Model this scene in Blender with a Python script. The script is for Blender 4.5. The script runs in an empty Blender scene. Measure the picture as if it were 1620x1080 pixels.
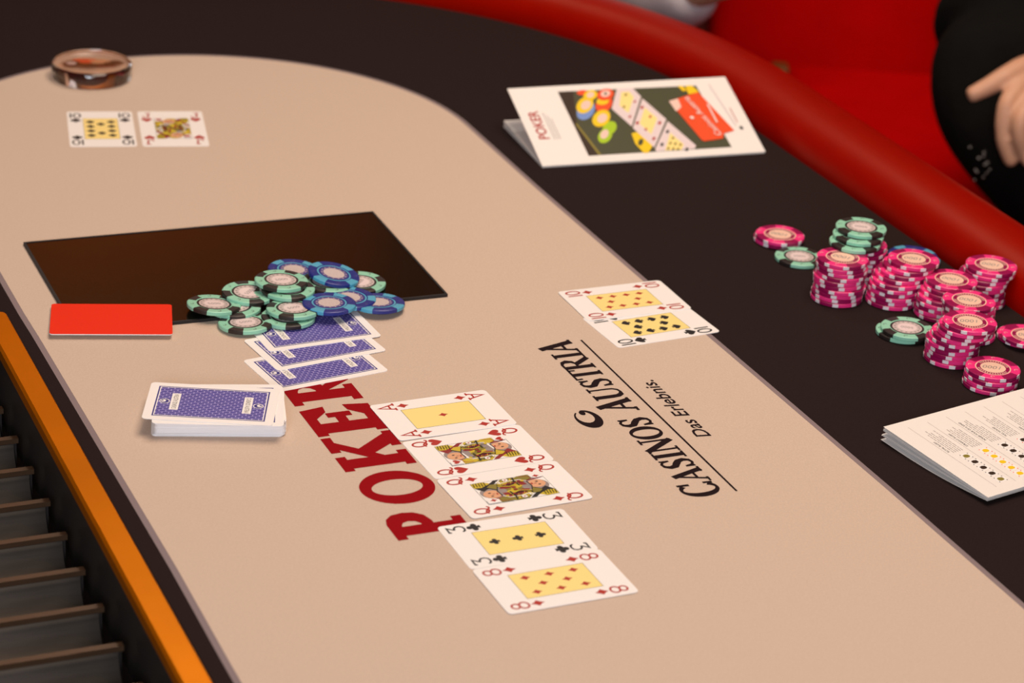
import bpy, bmesh, math, random
from mathutils import Vector, Matrix
random.seed(7)
S = bpy.context.scene
COL = S.collection
TZ = 0.75                       # table top height, metres
MM = 0.001

# ------------------------------------------------------------ camera, light, exposure
FPX, PITCH, ROLL, CH = 4206.7077, 0.4256930, 0.0687192, 0.8090533
fwd = Vector((0, math.cos(PITCH), -math.sin(PITCH)))
r0 = Vector((1, 0, 0)); u0 = r0.cross(fwd)
rt = math.cos(ROLL)*r0 + math.sin(ROLL)*u0
up = -math.sin(ROLL)*r0 + math.cos(ROLL)*u0
CAM = Vector((0, 0, TZ+CH))
cd = bpy.data.cameras.new('camera'); cam = bpy.data.objects.new('camera', cd); COL.objects.link(cam)
cam.matrix_world = Matrix((( rt.x, up.x, -fwd.x, CAM.x), (rt.y, up.y, -fwd.y, CAM.y), (rt.z, up.z, -fwd.z, CAM.z), (0, 0, 0, 1)))
cd.sensor_width = 36; cd.lens = 36*FPX/1620; cd.clip_start = 0.05; cd.clip_end = 60
cd.dof.use_dof = True; cd.dof.focus_distance = 1.86; cd.dof.aperture_fstop = 8.0
S.camera = cam
S.view_settings.view_transform = 'Standard'; S.view_settings.look = 'None'
S.view_settings.exposure = 0.0; S.view_settings.gamma = 1.0
S.view_settings.use_curve_mapping = False

W = bpy.data.worlds.new('world'); S.world = W; W.use_nodes = True
W.node_tree.nodes['Background'].inputs[0].default_value = (1.0, 0.86, 0.74, 1)
W.node_tree.nodes['Background'].inputs[1].default_value = 0.2

def area(name, loc, target, sx, sy, power, color):
    l = bpy.data.lights.new(name, 'AREA'); l.shape = 'RECTANGLE'; l.size = sx; l.size_y = sy
    l.energy = power; l.color = color
    o = bpy.data.objects.new(name, l); COL.objects.link(o); o.location = loc
    o.rotation_euler = (Vector(target)-Vector(loc)).to_track_quat('-Z', 'Y').to_euler()
    return o
area('ceiling_lamp', (0.3, 2.0, 2.75), (0.25, 2.0, TZ), 1.5, 1.0, 39, (1.0, 0.79, 0.62))
area('room_lamp', (-0.2, -1.3, 1.9), (0, 1.7, TZ), 1.2, 0.8, 58, (0.90, 0.93, 1.0))
area('panel_fill', (-1.3, 5.6, 2.1), (-1.3, 6.5, 2.6), 0.8, 0.2, 7, (1.0, 0.72, 0.4))  # added fill, no known lamp: brightens the panels mirrored in the black board
area('spot_lamp', (-0.5, 3.6, 2.85), (-0.2, 2.0, TZ), 0.12, 0.12, 7, (1.0, 0.93, 0.85))

# ------------------------------------------------------------ helpers
def ray(px, py):
    return fwd + rt*((px-810)/FPX) - up*((py-540)/FPX)
def G(px, py, z=0):             # photo pixel -> point on the plane z mm above the table
    d = ray(px, py); t = (z*MM-CH)/d.z
    return CAM + d*t
def PD(px, py, depth):          # photo pixel at a given depth
    return CAM + ray(px, py)*depth
EU = Vector((-.42, .907)).normalized(); EN = Vector((EU.y, -EU.x))
def TS(t, s, z=0):              # table frame in mm (t across, s along) -> world
    w = EN*t + EU*s
    return Vector((w.x*MM, w.y*MM, TZ+z*MM))

def new_mat(name, col, rough=0.5, metal=0.0, **kw):
    m = bpy.data.materials.new(name); m.use_nodes = True
    b = m.node_tree.nodes['Principled BSDF']
    b.inputs['Base Color'].default_value = (*col, 1); b.inputs['Roughness'].default_value = rough
    b.inputs['Metallic'].default_value = metal
    for k, v in kw.items():
        b.inputs[k.replace('_', ' ')].default_value = v
    return m
def srgb(r, g, b):
    f = lambda c: (c/255/12.92) if c/255 <= .04045 else ((c/255+.055)/1.055)**2.4
    return (f(r), f(g), f(b))
def add_noise(m, scale, amount, bump=0.0, bscale=None, dist=0.0005, coord='Object', detail=3, stretch=None):
    nt = m.node_tree; b = nt.nodes['Principled BSDF']; col = tuple(b.inputs['Base Color'].default_value)
    tc = nt.nodes.new('ShaderNodeTexCoord'); src = tc.outputs[coord]
    if stretch:
        mp = nt.nodes.new('ShaderNodeMapping'); mp.inputs['Scale'].default_value = stretch
        nt.links.new(src, mp.inputs[0]); src = mp.outputs[0]
    n = nt.nodes.new('ShaderNodeTexNoise'); n.inputs['Scale'].default_value = scale; n.inputs['Detail'].default_value = detail
    nt.links.new(src, n.inputs['Vector'])
    r = nt.nodes.new('ShaderNodeMix'); r.data_type = 'RGBA'
    r.inputs['A'].default_value = tuple(c*(1-amount) for c in col[:3])+(1,)
    r.inputs['B'].default_value = tuple(min(1, c*(1+amount)) for c in col[:3])+(1,)
    nt.links.new(n.outputs['Fac'], r.inputs['Factor']); nt.links.new(r.outputs['Result'], b.inputs['Base Color'])
    if bump:
        n2 = nt.nodes.new('ShaderNodeTexNoise'); n2.inputs['Scale'].default_value = bscale or scale; n2.inputs['Detail'].default_value = 2
        nt.links.new(src, n2.inputs['Vector'])
        bp = nt.nodes.new('ShaderNodeBump'); bp.inputs['Strength'].default_value = bump; bp.inputs['Distance'].default_value = dist
        nt.links.new(n2.outputs['Fac'], bp.inputs['Height']); nt.links.new(bp.outputs['Normal'], b.inputs['Normal'])
    return m

M = {}
M['beige'] = add_noise(new_mat('beige_cloth', srgb(204, 182, 164), 0.9), 700, .10, .5, 900, .0006, detail=2)
M['dark'] = add_noise(new_mat('dark_cloth', srgb(37, 26, 25), 0.95, Specular_IOR_Level=.12), 500, .16, .5, 700, .0006)
M['border'] = new_mat('border_print', srgb(132, 116, 118), 0.9)
M['red_print'] = add_noise(new_mat('red_print', srgb(146, 8, 18), 0.9, Specular_IOR_Level=.1), 700, .12)
M['black_print'] = add_noise(new_mat('black_print', srgb(34, 22, 24), 0.9, Specular_IOR_Level=.1), 700, .12)
M['rail'] = add_noise(new_mat('red_leather', srgb(142, 4, 0), 0.42, Specular_IOR_Level=.3, Specular_Tint=(1, .34, .0, 1)), 60, .08, .25, 900, .0003)
M['upholstery'] = add_noise(new_mat('red_upholstery', srgb(184, 0, 0), 0.85, Specular_IOR_Level=.05), 18, .12, .2, 500, .0004)
M['brass'] = add_noise(new_mat('brass', srgb(214, 120, 6), 0.36, .7, Specular_Tint=(1, .6, .2, 1)), 9, .25, stretch=(1, 1, 1))
M['tray'] = add_noise(new_mat('tray_metal', srgb(112, 106, 100), 0.4, .6), 160, .3, .15, 220, .0002, stretch=(.15, 1, 1))
M['tray_dark'] = new_mat('tray_side', srgb(42, 38, 36), 0.45, .3)
M['tray_rib'] = add_noise(new_mat('tray_rib', srgb(88, 66, 48), 0.42, .6), 60, .15)
M['white'] = new_mat('card_white', srgb(247, 243, 240), 0.42)
M['edge'] = new_mat('card_edge', srgb(242, 242, 246), 0.5)
M['yellow'] = new_mat('card_yellow', srgb(252, 226, 142), 0.45)
M['cred'] = new_mat('card_red', srgb(176, 40, 28), 0.45)
M['cblack'] = new_mat('card_black', srgb(28, 24, 26), 0.45)
M['cline'] = new_mat('card_line', srgb(70, 62, 55), 0.5)
M['gold'] = new_mat('court_gold', srgb(205, 180, 40), 0.5)
M['olive'] = new_mat('court_olive', srgb(135, 122, 40), 0.5)
M['cgrey'] = new_mat('court_grey', srgb(150, 138, 135), 0.5)
M['flesh'] = new_mat('court_flesh', srgb(222, 165, 125), 0.5)
M['crimson'] = new_mat('court_crimson', srgb(140, 28, 30), 0.5)
M['blue'] = new_mat('back_blue', srgb(40, 32, 128), 0.45)
M['cut_red'] = new_mat('cut_card_red', srgb(238, 42, 8), 0.38, Specular_IOR_Level=.3)
M['board'] = new_mat('board_black', srgb(12, 8, 5), 0.16, 0, Specular_IOR_Level=.6)
M['board_edge'] = new_mat('board_edge', srgb(22, 20, 22), 0.6)
M['skin'] = add_noise(new_mat('skin', srgb(214, 160, 128), 0.5, Subsurface_Weight=.1, Subsurface_Scale=.01), 60, .07)
M['black_cloth'] = add_noise(new_mat('black_fabric', srgb(17, 15, 13), 0.95, Specular_IOR_Level=.1), 30, .3, .3, 90, .003)
M['white_cloth'] = new_mat('white_fabric', srgb(222, 212, 216), 0.85)
M['hair'] = new_mat('hair', srgb(50, 34, 24), 0.6)
M['silver'] = new_mat('bead_silver', srgb(120, 118, 120), 0.3, 1)
M['paper'] = new_mat('paper', srgb(240, 234, 228), 0.5)
M['paper_grey'] = new_mat('paper_inside', srgb(205, 208, 214), 0.55)
M['grey_ink'] = new_mat('grey_ink', srgb(138, 126, 124), 0.6)
M['dark_ink'] = new_mat('dark_ink', srgb(60, 52, 50), 0.6)
M['pic_green'] = new_mat('picture_green', srgb(72, 72, 48), 0.4)
M['pic_brown'] = new_mat('picture_brown', srgb(52, 34, 22), 0.4)
M['pic_orange'] = new_mat('picture_orange', srgb(238, 80, 30), 0.4)
M['pic_yellow'] = new_mat('picture_yellow', srgb(246, 205, 20), 0.4)
M['pic_lime'] = new_mat('picture_lime', srgb(170, 205, 30), 0.4)
M['pic_pink'] = new_mat('picture_pink', srgb(240, 205, 190), 0.4)
M['pic_blue'] = new_mat('picture_blue', srgb(120, 150, 210), 0.4)
M['pic_card'] = new_mat('picture_card', srgb(232, 214, 214), 0.4)
M['glass'] = new_mat('clear_glass', (1, 1, 1), 0.02, 0, Transmission_Weight=1.0, IOR=1.49)
M['mint'] = new_mat('chip_mint', srgb(146, 208, 180), 0.42)
M['chip_black'] = new_mat('chip_black', srgb(40, 32, 30), 0.45)
M['chip_pink'] = new_mat('chip_pink', srgb(244, 52, 132), 0.36)
M['chip_magenta'] = new_mat('chip_magenta', srgb(150, 10, 78), 0.36)
M['chip_white'] = new_mat('chip_white', srgb(238, 226, 228), 0.4)
M['chip_cream'] = new_mat('chip_cream', srgb(240, 200, 178), 0.5)
M['chip_blue'] = new_mat('chip_blue', srgb(32, 44, 128), 0.38)
M['chip_cyan'] = new_mat('chip_cyan', srgb(84, 168, 200), 0.42)
M['chip_silver'] = add_noise(new_mat('chip_silver', srgb(205, 190, 188), 0.4), 900, .22)
M['chip_purple'] = new_mat('chip_purple', srgb(96, 84, 140), 0.4)
M['wall'] = add_noise(new_mat('wall_paint', srgb(150, 98, 50), 0.7), 2, .15)
M['carpet'] = add_noise(new_mat('carpet', srgb(92, 14, 14), 0.95), 300, .25)
M['ceil'] = new_mat('ceiling_paint', srgb(190, 170, 150), 0.8)
M['panel'] = add_noise(new_mat('gold_reflection_panel', srgb(205, 110, 18), 0.5), 3, .15)  # colour of the added panels that give the board its brown reflection
M['bracket'] = new_mat('dull_brass', srgb(120, 78, 34), 0.5, .3)
M['wood'] = add_noise(new_mat('dark_wood', srgb(60, 36, 24), 0.45), 20, .3)

def back_pattern():
    m = new_mat('back_pattern', srgb(60, 54, 145), 0.45); nt = m.node_tree; b = nt.nodes['Principled BSDF']
    tc = nt.nodes.new('ShaderNodeTexCoord'); br = nt.nodes.new('ShaderNodeTexBrick')
    br.offset = .5; br.inputs['Scale'].default_value = 1.0
    br.inputs['Color1'].default_value = (*srgb(34, 24, 132), 1); br.inputs['Color2'].default_value = (*srgb(44, 34, 142), 1)
    br.inputs['Mortar'].default_value = (*srgb(158, 148, 208), 1)
    br.inputs['Mortar Size'].default_value = .00055; br.inputs['Mortar Smooth'].default_value = .6
    br.inputs['Brick Width'].default_value = .0045; br.inputs['Row Height'].default_value = .0027
    nt.links.new(tc.outputs['Object'], br.inputs['Vector']); nt.links.new(br.outputs['Color'], b.inputs['Base Color'])
    return m
M['back'] = back_pattern()

class MB:
    """collects shapes (units mm) and links them as one mesh object"""
    def __init__(s): s.v = []; s.f = []; s.m = []; s.names = []; s.smooth = []
    def mi(s, name):
        if name not in s.names: s.names.append(name)
        return s.names.index(name)
    def face(s, pts, mat, smooth=False):
        i = len(s.v); s.v += [tuple(p) for p in pts]; s.f.append(tuple(range(i, i+len(pts)))); s.m.append(s.mi(mat)); s.smooth.append(smooth)
    def poly(s, pts, z, mat):
        a = sum(pts[i-1][0]*pts[i][1]-pts[i][0]*pts[i-1][1] for i in range(len(pts)))
        if a < 0: pts = pts[::-1]
        s.face([(p[0], p[1], z) for p in pts], mat)
    def prism(s, pts, z0, z1, top, side, bottom=None):
        a = sum(pts[i-1][0]*pts[i][1]-pts[i][0]*pts[i-1][1] for i in range(len(pts)))
        if a < 0: pts = pts[::-1]
        n = len(pts)
        s.face([(p[0], p[1], z1) for p in pts], top)
        s.face([(p[0], p[1], z0) for p in pts[::-1]], bottom or side)
        for i in range(n):
            a, b = pts[i-1], pts[i]
            s.face([(a[0], a[1], z0), (b[0], b[1], z0), (b[0], b[1], z1), (a[0], a[1], z1)], side)
    def box(s, x0, x1, y0, y1, z0, z1, mat): s.prism([(x0, y0), (x1, y0), (x1, y1), (x0, y1)], z0, z1, mat, mat)
    def stroke(s, pts, w, z, mat, closed=False):
        n = len(pts); ws = w if isinstance(w, (list, tuple)) else [w]*n
        L = []; R = []
        for i in range(n):
            p = Vector(pts[i]); a = Vector(pts[i-1]) if (i > 0 or closed) else None; b = Vector(pts[(i+1) % n]) if (i < n-1 or closed) else None
            d1 = (p-a).normalized() if a is not None else None; d2 = (b-p).normalized() if b is not None else None
            if d1 is None: d1 = d2
            if d2 is None: d2 = d1
            t = (d1+d2)
            if t.length < 1e-6: t = d1
            t.normalize(); nn = Vector((-t.y, t.x)); c = max(.5, nn.dot(Vector((-d1.y, d1.x))))
            h = ws[i]/2/c; L.append(p+nn*h); R.append(p-nn*h)
        for i in range(n if closed else n-1):
            j = (i+1) % n
            s.poly([L[i], R[i], R[j], L[j]], z, mat)
    def loft(s, rings, mat, smooth=True, closed=True, caps=True):
        base = len(s.v); n = len(rings[0])
        for r in rings: s.v += [tuple(p) for p in r]
        for k in range(len(rings)-1):
            for i in range(n if closed else n-1):
                j = (i+1) % n
                s.f.append((base+k*n+i, base+k*n+j, base+(k+1)*n+j, base+(k+1)*n+i)); s.m.append(s.mi(mat)); s.smooth.append(smooth)
        if caps and closed:
            s.f.append(tuple(base+i for i in range(n))[::-1]); s.m.append(s.mi(mat)); s.smooth.append(False)
            s.f.append(tuple(base+(len(rings)-1)*n+i for i in range(n))); s.m.append(s.mi(mat)); s.smooth.append(False)
    def mesh(s, name, scale=MM):
        me = bpy.data.meshes.new(name); me.from_pydata([(a*scale, b*scale, c*scale) for a, b, c in s.v], [], s.f)
        for n in s.names: me.materials.append(M[n])
        for p, mi, sm in zip(me.polygons, s.m, s.smooth): p.material_index = mi; p.use_smooth = sm
        me.update(); return me
    def build(s, name, parent=None, scale=MM): return link(name, s.mesh(name, scale), parent)

def link(name, data, parent=None):
    o = bpy.data.objects.new(name, data); COL.objects.link(o)
    if parent: o.parent = parent
    return o
def tag(o, label=None, cat=None, group=None, kind=None):
    for k, v in (('label', label), ('category', cat), ('group', group), ('kind', kind)):
        if v: o[k] = v
    return o
def empty(name, loc=(0, 0, 0), rz=0, label=None, cat=None, group=None):
    o = bpy.data.objects.new(name, None); COL.objects.link(o); o.location = loc; o.rotation_euler = (0, 0, rz)
    o.empty_display_size = .02
    return tag(o, label, cat, group)
def weld(me, smooth_angle=None):
    bm = bmesh.new(); bm.from_mesh(me); bmesh.ops.remove_doubles(bm, verts=bm.verts, dist=1e-6)
    bmesh.ops.recalc_face_normals(bm, faces=bm.faces); bm.to_mesh(me); bm.free(); return me

def ell(cx, cy, rx, ry, n=24, a0=0, a1=360):
    full = abs(a1-a0) >= 360
    k = n if full else n+1
    return [(cx+rx*math.cos(math.radians(a0+(a1-a0)*i/n)), cy+ry*math.sin(math.radians(a0+(a1-a0)*i/n))) for i in range(k)]
def xf(pts, ox, oy, upx, upy, sc):     # glyph coords (x right, y up) -> plane coords
    rx, ry = upy, -upx
    return [(ox+(x*rx+y*upx)*sc, oy+(x*ry+y*upy)*sc) for x, y in pts]

_tc = {}
def text_polys(txt, off=0):                   # built-in font, height about 0.7 for capitals at size 1
    if (txt, off) in _tc: return _tc[(txt, off)]
    c = bpy.data.curves.new('t', 'FONT'); c.body = txt; c.size = 1; c.align_x = 'CENTER'; c.resolution_u = 3; c.offset = off
    o = bpy.data.objects.new('t', c); me = bpy.data.meshes.new_from_object(o)
    r = [[(me.vertices[i].co.x, me.vertices[i].co.y) for i in p.vertices] for p in me.polygons]
    bpy.data.objects.remove(o); bpy.data.meshes.remove(me); bpy.data.curves.remove(c)
    _tc[(txt, off)] = r; return r
def put_text(mb, txt, ox, oy, ux, uy, size, z, mat, sx=1.0, shear=0, off=0):
    for p in text_polys(txt, off):
        mb.poly(xf([(x*sx+y*shear, y-.35) for x, y in p], ox, oy, ux, uy, size), z, mat)

# ------------------------------------------------------------ the room
def plane_obj(name, pts, mat, th=.05, nrm=(0, 0, -1)):
    mb = MB(); n = Vector(nrm)*th
    a = [Vector(p) for p in pts]; b = [p+n for p in a]
    mb.face(a, mat); mb.face(b[::-1], mat)
    for i in range(len(a)): mb.face([a[i-1], b[i-1], b[i], a[i]], mat)
    me = mb.mesh(name, 1); weld(me); o = link(name, me); tag(o, kind='structure'); return o
plane_obj('floor', [(-4, -2.5, 0), (4, -2.5, 0), (4, 6.5, 0), (-4, 6.5, 0)], 'carpet')
plane_obj('ceiling', [(-4, -2.5, 3), (4, -2.5, 3), (4, 6.5, 3), (-4, 6.5, 3)], 'ceil', nrm=(0, 0, 1))
plane_obj('wall_back', [(-4, 6.5, 0), (4, 6.5, 0), (4, 6.5, 3), (-4, 6.5, 3)], 'wall', nrm=(0, 1, 0))
plane_obj('wall_front', [(-4, -2.5, 0), (4, -2.5, 0), (4, -2.5, 3), (-4, -2.5, 3)], 'wall', nrm=(0, -1, 0))
plane_obj('wall_left', [(-4, -2.5, 0), (-4, 6.5, 0), (-4, 6.5, 3), (-4, -2.5, 3)], 'wall', nrm=(-1, 0, 0))
plane_obj('wall_right', [(4, -2.5, 0), (4, 6.5, 0), (4, 6.5, 3), (4, -2.5, 3)], 'wall', nrm=(1, 0, 0))
plane_obj('baseboard_back', [(-4, 6.48, 0), (4, 6.48, 0), (4, 6.48, .12), (-4, 6.48, .12)], 'wood', th=.02, nrm=(0, 1, 0))

for i in range(3):  # unseen panels, added so the glossy board has something orange to reflect
    x0 = -3.3+1.0*i
    plane_obj('reflection_panel_%d' % (i+1), [(x0, 6.46, 1.5), (x0+.96, 6.46, 1.5), (x0+.96, 6.46, 2.95), (x0, 6.46, 2.95)], 'panel', th=.03, nrm=(0, 1, 0))
# ------------------------------------------------------------ poker table
table = empty('poker_table', (0, 0, 0), 0, 'large poker table with beige and black cloth and a padded red leather rail', 'table')
# outline of the dark cloth (t, s); the chip tray is let into its left side
RC, RR = (645, 2030), 503
S0 = 1000
out = [(RC[0]+RR+(RC[1]-S0)*.0133, S0)] + [(RC[0]+RR*math.cos(a), RC[1]+RR*math.sin(a)) for a in [math.pi*i/60 for i in range(61)]] + [(RC[0]-RR, 1764)]
def tg(t, s): return t+(s-1366)*.0150   # the tray sits a hair askew of the table's axis
GO = (401, 383.2)                      # outer and inner side of the tray's brass frame
SE = 1763.5
dark_out = out + [(tg(GO[0], SE), SE), (tg(GO[0], S0), S0)]
mb = MB()
w2 = lambda p, z=0: tuple(TS(p[0], p[1], z))
pts = [w2(p) for p in dark_out]
top = pts; bot = [(p[0], p[1], p[2]-.022) for p in pts]
mb.face(top, 'dark'); mb.face(bot[::-1], 'dark')
for i in range(len(top)): mb.face([top[i-1], bot[i-1], bot[i], top[i]], 'dark')
me = mb.mesh('dark_cloth', 1); weld(me); link('dark_cloth', me, table)
BC, BR = (653, 2064), 240.5
bo = [(901, S0+5), (900, 1330), (897.5, 1510), (894.5, 1690), (892.5, 1900)]
bo += [(BC[0]+BR*math.cos(a), BC[1]+BR*math.sin(a)) for a in [math.pi*i/60 for i in range(61)]]
bo += [(416, 1950), (421.5, 1845), (420.4, 1760), (420.6, 1717), (419.5, 1550), (418.3, 1365), (415.8, 1254), (412, S0+5)]
def flat(name, polyts, z, mat, parent):
    mb = MB()
    mb.face([w2(p, z) for p in polyts], mat); me = mb.mesh(name, 1); bm = bmesh.new(); bm.from_mesh(me)
    for f in bm.faces:
        if f.normal.z < 0: f.normal_flip()
    bm.to_mesh(me); bm.free(); return link(name, me, parent)
cx, cy = 655, 1700
off = []
for i, p in enumerate(bo):             # outline pushed outwards by the width of the printed border
    a = Vector(bo[i-1]) if i else Vector(p); b = Vector(bo[i+1]) if i < len(bo)-1 else Vector(p)
    d = (b-a).normalized(); nn = Vector((d.y, -d.x))
    off.append(tuple(Vector(p)+nn*4.3))
flat('border_print', off, .10, 'border', table)
flat('beige_cloth', bo, .20, 'beige', table)

# padded rail
path = [((RC[0]+RR+(RC[1]-s)*.0133, s), (1, 0)) for s in [S0, 1200, 1400, 1600, 1750, 1900, 1980]]
path += [((RC[0]+RR*math.cos(a), RC[1]+RR*math.sin(a)), (math.cos(a), math.sin(a))) for a in [math.pi*i/72 for i in range(73)]]
path += [((RC[0]-RR, s), (-1, 0)) for s in (1980, 1905)]
mb = MB(); rings = []
for (c, d) in path:
    ring = []
    for k in range(28):
        ph = 2*math.pi*k/28
        r = 42-42*math.cos(ph); z = 34*math.sin(ph) if ph < math.pi else 45*math.sin(ph)
        ring.append(w2((c[0]+d[0]*r, c[1]+d[1]*r), z))
    rings.append(ring)
mb.loft(rings, 'rail'); me = mb.mesh('padded_rail', 1); weld(me); link('padded_rail', me, table)
# stitched seam along the rail's outer side
mb = MB(); rings = []
for (c, d) in path:
    ring = []
    for k in range(6):
        ph = 2*math.pi*k/6; r = 77.5+1.3*math.cos(ph); z = 17.6+1.3*math.sin(ph)
        ring.append(w2((c[0]+d[0]*r, c[1]+d[1]*r), z))
    rings.append(ring)
mb.loft(rings, 'rail'); mb.build('rail_seam', table, 1)
# table legs
for (t, s) in ((1000, 1150), (1000, 1950), (480, 2250)):
    mb = MB(); c = TS(t, s)
    rings = [[(c.x+r*math.cos(a), c.y+r*math.sin(a), z) for a in [2*math.pi*i/20 for i in range(20)]] for r, z in ((.12, 0.0), (.12, .03), (.05, .06), (.045, .6), (.09, .728))]
    mb.loft(rings, 'wood'); mb.build('table_leg', table, 1)

# lettering printed on the cloth: frame with x = along the word (s), y = up (-t)
def tword(name, mb, parent=table):
    me = mb.mesh(name, 1)
    for v in me.vertices:
        p = TS(-v.co.y, v.co.x, v.co.z); v.co = p
    bm = bmesh.new(); bm.from_mesh(me)
    for f in bm.faces:
        if f.normal.z < 0: f.normal_flip()
    bm.to_mesh(me); bm.free()
    return link(name, me, parent)

def slab(mb, ch, x, y, w, h):
    L = [0]
    def rect(a, b, c, d):
        L[0] += .012; mb.poly([(x+a*w, y+c*h), (x+b*w, y+c*h), (x+b*w, y+d*h), (x+a*w, y+d*h)], .3+L[0], 'red_print')
    def pl(pts): L[0] += .012; mb.poly([(x+a*w, y+b*h) for a, b in pts], .3+L[0], 'red_print')
    def st(pts, ww): L[0] += .012; mb.stroke([(x+a*w, y+b*h) for a, b in pts], ww, .3+L[0], 'red_print')
    if ch in 'PR':
        rect(.13, .48, 0, 1); rect(0, .62, 0, .14); rect(0, .4, .86, 1)
        pl([(.4, 1), (.4, .82), (.52, .82), (.62, .78), (.66, .70), (.62, .61), (.52, .56), (.4, .56), (.4, .40), (.58, .40), (.82, .45), (.96, .56), (1, .70), (.96, .86), (.82, .96), (.62, 1)])
        if ch == 'R': pl([(.42, .45), (.66, .42), (1.0, .14), (1.08, .14), (1.08, 0), (.78, 0)])
    if ch == 'O':
        o = ell(x+w/2, y+h/2, w/2, h/2, 48); i = ell(x+w/2, y+h/2, w*.235, h*.345, 48)
        for k in range(48): mb.poly([o[k], o[(k+1) % 48], i[(k+1) % 48], i[k]], .3, 'red_print')
    if ch == 'K':
        rect(.07, .33, 0, 1); rect(0, .42, 0, .14); rect(0, .42, .86, 1)
        pl([(.33, .33), (.33, .56), (.68, .92), (.90, .92), (.44, .44)]); rect(.55, 1.0, .86, 1)
        pl([(.38, .50), (.58, .62), (.94, .13), (.66, .08)]); rect(.56, 1.0, 0, .14)
    if ch == 'E':
        rect(.08, .42, 0, 1); rect(0, .9, 0, .16); rect(0, .9, .84, 1); rect(.42, .66, .43, .58); rect(.6, .76, .33, .68)
        pl([(.60, .16), (.80, .34), (1.0, .36), (.93, 0), (.7, 0)]); pl([(.60, .84), (.80, .66), (1.0, .64), (.93, 1), (.7, 1)])
mb = MB()
for ch, a, b in (('P', 1359.5, 1393.5), ('O', 1404.5, 1450.5), ('K', 1456.5, 1507), ('E', 1510, 1553.5), ('R', 1559, 1599)):
    slab(mb, ch, a, -611, b-a, 50.5)
tword('red_lettering', mb)

def serif(mb, ch, x, y, w, h, z, mat, k=1.0):
    """condensed serif capitals from strokes; x,y lower left corner"""
    T = .20*h*k; t = .085*h*k; sh = .075*h*k
    L = [0]
    def st(pts, ww, closed=False):
        L[0] += .01; mb.stroke([(x+a*w, y+b*h) for a, b in pts], ww, z+L[0], mat, closed)
    def foot(cx_, b, wd): st([(cx_-wd/2, b), (cx_+wd/2, b)], sh)
    lo, hi = sh/2/h, 1-sh/2/h
    if ch == 'A':
        st([(.12, 0), (.52, 1)], t*1.1); st([(.46, 1), (.84, 0)], T); st([(.26, .32), (.74, .32)], t); foot(.1, lo, .3); foot(.84, lo, .36)
    if ch == 'I': st([(.5, 0), (.5, 1)], T); foot(.5, lo, .9); foot(.5, hi, .9)
    if ch == 'N':
        st([(.18, 0), (.18, 1)], t*1.1); st([(.16, 1), (.84, 0)], T*1.05); st([(.84, 0), (.84, 1)], t*1.1); foot(.18, lo, .34); foot(.14, hi, .28); foot(.84, hi, .34)
    if ch == 'U':
        P = [(.22, 1), (.22, .4), (.24, .2), (.34, .07), (.52, .03), (.7, .07), (.8, .2), (.82, .4), (.82, 1)]
        st(P, [T, T, T*.95, T*.8, t, t, t, t, t]); foot(.22, hi, .42); foot(.82, hi, .34)
    if ch == 'T': st([(.5, 0), (.5, 1)], T); foot(.5, lo, .45); foot(.5, hi, .96); st([(.04, 1), (.07, .76)], t); st([(.96, 1), (.93, .76)], t)
    if ch == 'R':
        st([(.2, 0), (.2, 1)], T); foot(.2, lo, .4); foot(.2, hi, .38)
        P = [(.2, .97), (.5, .97), (.68, .9), (.74, .76), (.68, .6), (.5, .52), (.2, .52)]
        st(P, [t, t, T*.7, T, T*.7, t, t]); st([(.46, .52), (.9, 0)], T*.95); foot(.92, lo, .2)
    if ch in 'OC':
        n = 30; P = []; Wd = []
        a0, a1 = (0, 360) if ch == 'O' else (48, 318)
        for i in range(n+1):
            a = math.radians(a0+(a1-a0)*i/n); P.append((.5+.40*math.cos(a), .5+.46*math.sin(a))); Wd.append(t+(T-t)*abs(math.cos(a))**1.5)
        st(P[:-1] if ch == 'O' else P, Wd[:-1] if ch == 'O' else Wd, ch == 'O')
        if ch == 'C': st([(.86, .98), (.84, .66)], t*1.1); st([(.86, .04), (.88, .28)], t)
    if ch == 'S':
        P = [(.80, .74), (.74, .9), (.55, .97), (.34, .93), (.22, .78), (.28, .62), (.5, .52), (.72, .40), (.80, .24), (.70, .08), (.48, .03), (.28, .08), (.20, .26)]
        st(P, [t, t, t, T*.6, T*.85, T, T*1.1, T, T*.85, T*.6, t, t, t]); st([(.83, .98), (.81, .68)], t); st([(.17, .02), (.18, .32)], t)
def crescent(mb, ox, oy, rx, ry, z, mat, ux=0, uy=1, dot=None):
    """disc with an off-centre round bite and a ball in the opening"""
    n = 40; o = []; i_ = []
    for k in range(n+1):
        a = math.radians(34+331*k/n)      # opening at the upper right
        o.append((math.cos(a), math.sin(a))); i_.append((.23+.62*math.cos(a), .12+.66*math.sin(a)))
    def m(p): 
        q = xf([(p[0]*rx, p[1]*ry)], ox, oy, ux, uy, 1)[0]; return q
    for k in range(n): mb.poly([m(o[k]), m(o[k+1]), m(i_[k+1]), m(i_[k])], z, mat)
    mb.poly([m(p) for p in ell(.70, .06, .24, .24, 16)], z+.012, mat)

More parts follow.
